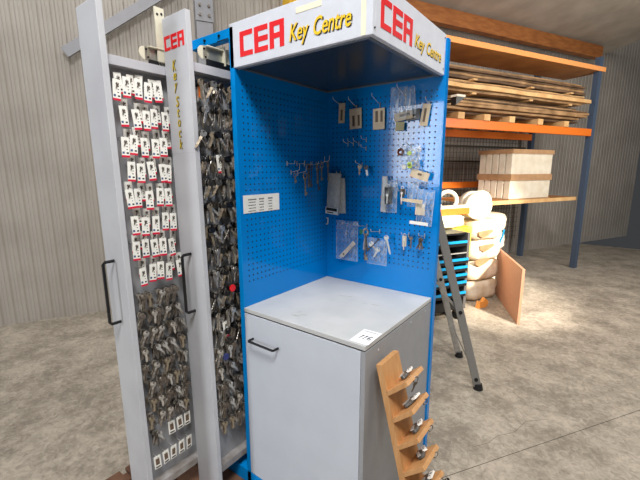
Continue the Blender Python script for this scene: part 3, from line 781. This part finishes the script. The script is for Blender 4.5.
# ------------------------------------------------------------------ aluminium stepladder
F1 = Vector((.725, 1.682, FZ)); F2 = Vector((.452, 2.109, FZ)); dl = Vector((.8425, .5387, 0)); wl = (F2-F1).normalized()
lad = tag(empty('step_ladder', F1), 'grey aluminium stepladder standing behind the blue kiosk', 'ladder')
def beam(p, q, a, bw, bt, m, name, parent=lad, base=F1):   # rectangular rail from p to q; a = width direction
    t = (q-p).normalized(); a = (a - t*a.dot(t)).normalized(); n = t.cross(a)
    vs = []
    for e_ in (p, q):
        for s1, s2 in ((-1,-1),(1,-1),(1,1),(-1,1)): vs.append(tuple(e_+a*bw/2*s1+n*bt/2*s2-base))
    return MB().add(vs, [(0,1,2,3),(7,6,5,4),(0,4,5,1),(1,5,6,2),(2,6,7,3),(3,7,4,0)], m).build(name, parent, bevel=.002)
kz = 1.62; kl = .285
def up(Fp, z): return Fp + Vector((0, 0, z)) - dl*kl*z
o1 = beam(up(F1, .03), up(F1, kz), dl, .056, .024, M_alud, 'rear_rail')
o2 = beam(up(F2, .03), up(F2, kz), dl, .05, .024, M_alu, 'rear_rail')
for Fp in (F1, F2):
    c_ = up(Fp, .0)
    r_ = MB().tube([c_-F1+Vector((0, 0, .001)), c_-F1+Vector((-.004, 0, .045))], [.036, .03], M_rubber, 12).build('rubber_foot', lad, smooth=True)
# front frame with treads, further behind the kiosk
def fr(Fp, z): return up(Fp, kz) + (Vector((0, 0, z-kz)) - dl*(kz-z)*.36)
for Fp in (F1, F2):
    beam(fr(Fp, .03), fr(Fp, kz), dl, .06, .024, M_alu, 'front_rail')
for z in (.25, .5, .75, 1.0, 1.25, 1.5):
    p, q = fr(F1, z), fr(F2, z); beam(p+wl*.014, q-wl*.014, dl, .08, .02, M_alu, 'tread')
pl = (up(F1, kz)+up(F2, kz))/2 + Vector((0, 0, .035)) - dl*.06
beam(pl-wl*.24, pl+wl*.24, dl, .22, .035, M_alu, 'platform')
# stays
beam(up(F1, .14), up(F2, .14+.16)+wl*-.06, Vector((0,0,1)), .012, .006, M_alud, 'stay')
beam(up(F1, .62)+wl*.02, up(F1, .78)+wl*.02-dl*.10, Vector((0,0,1)), .018, .006, M_alu, 'stay')
beam(up(F2, .62)-wl*.02, up(F2, .86)-wl*.02-dl*.14, Vector((0,0,1)), .018, .006, M_alu, 'stay')
beam(up(F1, .60)-wl*.016, up(F1, .60)+wl*.5-wl*.016, Vector((0,0,1)), .012, .012, M_alud, 'cross_bar')
for (Fp, z) in ((F1, .085), (F1, .62), (F2, .72)):
    c_ = up(Fp, z)-F1; nn = wl*-.014
    MB().tube([c_, c_+nn*1.3], .014, M_rubber, 10).build('bolt', lad)

# ------------------------------------------------------------------ black tool cabinet with cyan drawers
cr = Vector((.235, 3.02, FZ)); hd = Vector((.5, .866, 0)); bk = Vector((-.866, .5, 0))
tcab = empty('tool_cabinet', cr); tcab.rotation_euler = (0, 0, math.atan2(hd.y, hd.x))   # x along front, y away
tag(tcab, 'black tool trolley with open bright blue drawers behind the ladder', 'tool cabinet')
wd = .62; dp = .30; zb_, zt_ = .13, .985
MB().box((-wd, 0, zb_), (-wd+.03, dp, zt_), M_black).box((-.035, 0, zb_), (0, dp, zt_), mat('dark_grey_steel', (92, 88, 86), .5))\
    .box((-wd+.03, dp-.02, zb_), (-.035, dp, zt_), M_black).box((-wd+.03, 0.03, zt_-.02), (-.035, dp-.02, zt_), M_black).box((-wd+.03, 0, zb_), (-.035, dp-.02, zb_+.10), M_black).build('carcass', tcab)
for i, z in enumerate((.90, .715, .63, .545, .46, .34)):
    dz = MB().box((-wd+.034, -.03 if i else 0, z-.055), (-.038, dp-.04, z-.02), M_black).build('drawer', tcab)
    MB().box((-wd+.034, -.036 if i else -.004, z-.022), (-.04, -.02 if i else .012, z+.004), M_cyan).prism([(-.30, -.008), (-.28, -.02), (-.18, -.02), (-.16, -.008)], -.042 if i else -.01, -.03 if i else 0, M_cyan, Matrix.Translation((0, 0, z))).build('drawer_front', dz)
MB().box((-wd+.034, -.004, .765), (-.04, .01, .775), M_alu).build('bar', tcab)
for (x, y) in ((-.08, .05), (-wd+.08, .05), (-.08, dp-.06), (-wd+.08, dp-.06)):
    MB().tube([(x-.016, y, .052), (x+.016, y, .052)], .052, M_rubber, 16).box((x-.02, y-.02, .08), (x+.02, y+.02, .13), M_keydark).build('caster', tcab)

# ------------------------------------------------------------------ pallet racking and goods (rack frame coordinates)
rack = empty('pallet_rack'); rack.matrix_world = MR; tag(rack, 'orange pallet racking loaded with planks along the ribbed wall', 'rack')
def rk(mb, name, parent=rack, **k): return mb.build(name, parent, **k)
for x in (-1.9, 2.55):
    for y in (0.0, 1.0):
        rk(MB().box((x, y, FZ), (x+.08, y+.08, 3.3), mat('rack_upright_blue', (70, 84, 104), .5)), 'upright')
for (y, z0, z1) in ((0, 2.12, 2.23), (1.0, 2.12, 2.23), (1.0, 1.30, 1.40), (1.0, 3.02, 3.075)):
    rk(MB().box((-1.82, y, z0), (2.55, y+.05, z1), M_orange), 'beam', bevel=.004)
rk(MB().box((-1.9, .0, 3.095), (2.7, .62, 3.15), M_ply), 'shelf_board')
rk(MB().box((-1.9, -.012, 3.09), (2.7, -.001, 3.155), M_orangeb), 'shelf_edge')
rk(MB().tube([(-1.9, .66, 3.04), (2.6, .66, 3.04)], .012, M_column, 8), 'rail')
for x in (-1.5, -.9, -.34, .12, .6, 1.2, 1.8):
    rk(MB().box((x, -.02, 2.231), (x+.11, 1.05, 2.31), M_plankl), 'bearer')
# mesh back
mb = MB()
x = -1.8
while x < 2.5: mb.box((x, 1.1, .3), (x+.005, 1.105, 3.0), M_mesh); x += .075
z = .35
while z < 3.0: mb.box((-1.8, 1.09, z), (2.5, 1.095, z+.005), M_mesh); z += .09
rk(mb, 'mesh_back')
for z_ in (1.75, 2.0): rk(MB().box((-1.8, 1.07, z_-.03), (2.5, 1.088, z_), M_mesh), 'mesh_rail')
# plank stacks: every plank a thing
rnd = random.Random(11)
z = 2.311; i = 0
pm = [M_plankd, M_plank, M_plank, M_plank, M_plankd, M_plankl, M_plankd, M_plank, M_plankl, M_plank, M_plankl, M_plankd, M_plank, M_plankd, M_plankd, M_plank]
while z < 2.93 and i < 16:
    t_ = rnd.choice((.018, .026, .034)) if i not in (8,) else .05
    dy = rnd.uniform(-.05, .13) - (.05 if i in (5, 8, 10) else 0)
    sl = rnd.uniform(-.004, .004)
    x0p = -1.6+rnd.uniform(-.1, .1); x1p = 2.3+rnd.uniform(-.1, .1); ym = .0+dy
    mb = MB(); mm = pm[i % 16]
    N = 14; vs = []; fs = []
    for q in range(N+1):
        x = x0p+(x1p-x0p)*q/N; wv = rnd.uniform(-.018, .018)
        vs += [(x, ym+wv, z), (x, .85, z), (x, .85, z+t_), (x, ym+wv+rnd.uniform(-.008, .008), z+t_)]
    for q in range(N):
        a_ = 4*q
        for s_ in range(4): fs.append((a_+s_, a_+(s_+1) % 4, a_+4+(s_+1) % 4, a_+4+s_))
    fs += [(0,3,2,1), (4*N, 4*N+1, 4*N+2, 4*N+3)]
    mb.add(vs, fs, mm)
    o = mb.build('wood_board'); o.matrix_world = MR
    tone = {'rough_plank': 'mid-brown', 'dark_rough_plank': 'dark brown', 'fresh_plank': 'pale fresh'}[mm.name]
    tag(o, '%s wooden board, %s from the bottom of the upper rack stack' % (tone, (['lowest', 'second', 'third', 'fourth', 'fifth', 'sixth', 'seventh', 'eighth', 'ninth', 'tenth', 'eleventh', 'twelfth', 'thirteenth', 'fourteenth', 'fifteenth', 'sixteenth'])[i]), 'wooden board', 'wooden boards on the upper rack')
    z += t_ + rnd.choice((.0006, .006, .012)); i += 1
    if i in (7, 11):                                   # battens between bundles
        for x in (-1.2, -.1, 1.0, 1.9):
            o = MB().box((x, 0, z), (x+.07, .85, z+.02), M_plankl).build('batten'); o.matrix_world = MR; tag(o, 'short batten spacer between bundles in the upper rack stack', 'batten', 'battens in the upper rack stack')
        z += .0206
# white cap bracket by the kiosk
o = MB().box((-.66, -.30, 2.42), (-.53, -.20, 2.445), M_offwhite).prism([(-.66, 2.42), (-.54, 2.42), (-.56, 2.39), (-.60, 2.37), (-.66, 2.33)], -.29, -.21, M_black).box((-.66, -.21, 2.37), (-.62, -.06, 2.40), M_black).build('lamp_bracket'); o.matrix_world = MR
tag(o, 'small white-topped black fitting sticking out beside the planks', 'fitting')

# stack of white slabs, upright, side by side from the aisle to the wall
bx = empty('slab_crate'); bx.matrix_world = MR @ Matrix.Translation((.80, .03, 1.166)); tag(bx, 'stack of pale upright slabs bound with cardboard bands on the rack', 'crate')
for rr_ in range(2):
    for k in range(5):
        MB().box((0, .005+.115*k, .015+.35*rr_), (.9, .005+.115*k+.098, .35*rr_+.345), M_offwhite).build('slab', bx, bevel=.006)
MB().box((-.012, -.012, .28), (.91, .585, .37), M_cardboard).build('band', bx)
MB().box((-.012, -.012, .66), (.91, .585, .72), M_cardboard).build('band', bx)
MB().box((-.012, -.012, .0), (.91, .585, .014), M_cardboard).build('tray', bx)
sh = tag(MB().box((.25, .02, 1.11), (2.4, .06, 1.165), M_plankl).box((.25, .06, 1.13), (2.4, .9, 1.165), M_ply).build('shelf_plank'), 'pale timber shelf plank under the slab crate', 'shelf')
sh.matrix_world = MR.copy()
def ring(x, y, z, R, r, label, m=M_offwhite, nm='hose_coil', yaw_=0, rings=1, grp='white coils on the rack'):
    mb = MB()
    for q in range(rings): mb.torus(R, r, m, Matrix.Translation((0, q*r*1.7, 0)), 28, 10)
    o = mb.build(nm, None, smooth=True); o.matrix_world = MR @ Matrix.Translation((x, y, z)) @ Matrix.Rotation(yaw_, 4, 'Z'); tag(o, label, 'coil', grp); return o
ring(-1.00, -.26, 1.228, .1, .026, 'white coil half hidden by the blue kiosk edge', yaw_=-.5)
ring(-.67, -.26, 1.236, .108, .026, 'white coil standing above the orange-edged plank', yaw_=-.5)
o = MB().box((-1.6, -.42, 1.085), (-.47, -.385, 1.16), M_orange).box((-1.6, -.42, 1.1605), (-.49, -.385, 1.195), M_offwhite).box((-1.6, -.385, 1.085), (-.47, -.08, 1.10), M_plankl).build('beam_plank'); o.matrix_world = MR; tag(o, 'orange edged plank holding the white coils', 'plank')
def drum(x, y, z, r, d, label, yaw_=0):
    prof_ = [(0, 0), (r*.8, 0), (r*.86, .008), (r*.97, .01), (r, .02), (r, d-.01), (r*.97, d), (0, d)]; n = 32; vs = []; fs = []
    for (q, h) in prof_:
        for k in range(n): vs.append((q*math.cos(2*PI*k/n), h, q*math.sin(2*PI*k/n)))
    for j in range(len(prof_)-1):
        for k in range(n): fs.append((j*n+k, j*n+(k+1) % n, (j+1)*n+(k+1) % n, (j+1)*n+k))
    o = MB().add(vs, fs, M_offwhite).build('plastic_drum', None, smooth=True); o.matrix_world = MR @ Matrix.Translation((x, y, z)) @ Matrix.Rotation(yaw_, 4, 'Z')
    tag(o, label, 'drum', 'white round drums'); return o
drum(-.33, -.44, 1.17, .165, .10, 'front white round drum lying on its edge on the sacks', -.42)
drum(-.30, -.335, 1.18, .165, .10, 'white round drum just behind the front drum', -.42)
drum(.06, -.14, 1.17, .165, .08, 'white round drum at the picture edge beside the front drum', -.2)
def sack(x, y, z, w, d, h, label, m=M_sack, nm='sack', seed=1, cat='sack', grp='white sacks under the drums'):
    rn = random.Random(seed); bm = bmesh.new(); bmesh.ops.create_cube(bm, size=1); bmesh.ops.subdivide_edges(bm, edges=bm.edges[:], cuts=5, use_grid_fill=True)
    for v in bm.verts:
        c0 = v.co.copy(); q = (abs(c0.x*2)**6+abs(c0.y*2)**6+abs(c0.z*2)**6)**(1/6)
        c0 = c0/max(q, 1e-6)*max(abs(c0.x*2), abs(c0.y*2), abs(c0.z*2))
        v.co = Vector((c0.x*w+rn.uniform(-1, 1)*.008, c0.y*d+rn.uniform(-1, 1)*.008, (c0.z+.5)*h))
    me = bpy.data.meshes.new(nm); bm.to_mesh(me); bm.free(); me.materials.append(m)
    for p_ in me.polygons: p_.use_smooth = True
    o = bpy.data.objects.new(nm, me); COL.objects.link(o); o.matrix_world = MR @ Matrix.Translation((x, y, z)); tag(o, label, cat, grp); return o
z = FZ
for r in range(4):
    for k, (x, y_) in enumerate(((-.10, -.22), (.45, .14))):
        sack(x, y_, z, .52, .42, .262, 'white sack in %s layer, %s column under the drums' % (['lowest', 'second', 'third', 'uppermost'][r], ['left', 'right'][k]), seed=r*3+k)
    z += .2625
for (x, zz) in ((-.20, .86), (-.22, .50), (-.16, .68)):
    o = MB().prism([(0, 0), (.24, .012), (.26, -.015), (.16, -.06), (.08, -.085), (.01, -.05)], 0, .008, M_cardboard, Matrix.Translation((x-.12, -.449, zz))).build('torn_cardboard'); o.matrix_world = MR
    tag(o, 'torn brown cardboard flap on the white sacks, %s' % {.86: 'topmost', .68: 'middle', .50: 'lowest'}[zz], 'cardboard')
# yellow bags on a crate
yc = tag(empty('yellow_crate'), 'bright yellow crate of crumpled wrapping behind the tool trolley', 'crate'); yc.matrix_world = MR @ Matrix.Translation((-1.02, -.40, FZ))
MB().box((-.55, 0, .0), (.62, .36, .90), M_offwhite).build('carton', yc, bevel=.01)
MB().box((-.56, -.012, .901), (.63, .37, .975), M_yellowp).build('rim', yc, bevel=.006)
MB().box((.5, -.012, .60), (.62, .0, .90), M_yellowp).build('corner_post', yc, bevel=.004)
o = sack(-1.08, -.29, .937, 1.08, .40, .147, 'crumpled yellow-white wrapping heaped on the yellow crate', m=mat('pale_yellow_wrap', (250, 236, 176), .5, noise=(255, 250, 226), nscale=14, bump=.5), nm='wrapping', seed=9, cat='wrapping', grp=None)
o = MB().torus(.03, .016, M_cyan, None, 12, 8).build('blue_roll'); o.matrix_world = MR @ Matrix.Translation((-.98, -.435, .945)); tag(o, 'small light blue roll on the edge of the yellow crate', 'roll')
# bit of torn orange wrapping on the floor at the trolley
o = MB().prism([(0, 0), (.14, .0), (.17, .06), (.11, .12), (.07, .07), (.02, .09)], 0, .05, mat('orange_scrap', (226, 150, 70), .7)).build('cardboard_scrap'); o.matrix_world = MR @ Matrix.Translation((-.42, -.62, FZ)); tag(o, 'orange-brown cardboard scrap on the floor beside the tool trolley', 'scrap')
# leaning brown board at the right
bo = empty('leaning_board', (.29, 4.20, FZ)); bo.rotation_euler = (0, 0, R_(-66)); tag(bo, 'brown board standing upright beside the white sacks', 'board')
MB().box((0, 0, 0), (1.1, .03, .62), M_pink).build('panel', bo, bevel=.003)
MB().box((-.006, -.004, 0), (.02, .034, .62), M_black).build('edge_strip', bo)
o = MB().tube([(0, 0, 0), (.006, 0, .1), (.03, 0, .17), (.04, .0, .26)], .012, M_cyan, 8).build('blue_strap'); o.location = (.305, 4.18, .571); tag(o, 'light blue strap rising from the corner of the brown board', 'strap')

# ------------------------------------------------------------------ light
w = bpy.data.worlds.new('world'); scene.world = w; w.use_nodes = True
bg = w.node_tree.nodes['Background']; bg.inputs[0].default_value = (.92, .95, 1.0, 1); bg.inputs[1].default_value = .06
def area(name, loc, target, sx, sy, e, col=(1, 1, 1)):
    l = bpy.data.lights.new(name, 'AREA'); l.shape = 'RECTANGLE'; l.size = sx; l.size_y = sy; l.energy = e; l.color = col
    o = bpy.data.objects.new(name, l); COL.objects.link(o); o.location = loc
    o.rotation_euler = (Vector(target)-Vector(loc)).to_track_quat('-Z', 'Y').to_euler(); return o
# daylit doorway behind the camera
area('doorway_light', (-3.05, -8.0, 2.3), (-3.05, 0, 2.3), 1.5, 2.3, 300, (.93, .96, 1))
area('rooflight', (1.9, -2.0, 5.0), (.5, .2, .8), 1.5, 1.0, 285, (1, .99, .98))
area('rooflight', (-1.6, -0.2, 5.6), (-2.2, 1.2, 2.4), 1.6, 1.6, 75, (1, .97, .92))
area('rooflight', (2.8, 1.2, 5.2), (.9, 3.0, 0), 2.0, 2.0, 150, (1, .97, .92))
area('side_fill_light', (3.3, 4.1, 2.3), (-.6, 5.0, 2.4), 1.3, 1.6, 110, (1, .97, .92))  # fill lamp added to brighten the wall and racking, no known door here
sp = bpy.data.lights.new('sun_patch', 'SPOT'); sp.energy = 3000; sp.spot_size = R_(30); sp.spot_blend = .35; sp.color = (1, .93, .80); sp.shadow_soft_size = .15
so = bpy.data.objects.new('sun_patch', sp); COL.objects.link(so); so.location = (3.9, 1.5, 2.9)
so.rotation_euler = (Vector((.0, 4.05, .45))-so.location).to_track_quat('-Z', 'Y').to_euler()

scene.view_settings.view_transform = 'Standard'; scene.view_settings.look = 'None'
scene.view_settings.exposure = -0.3; scene.view_settings.gamma = 1.0; scene.view_settings.use_curve_mapping = False
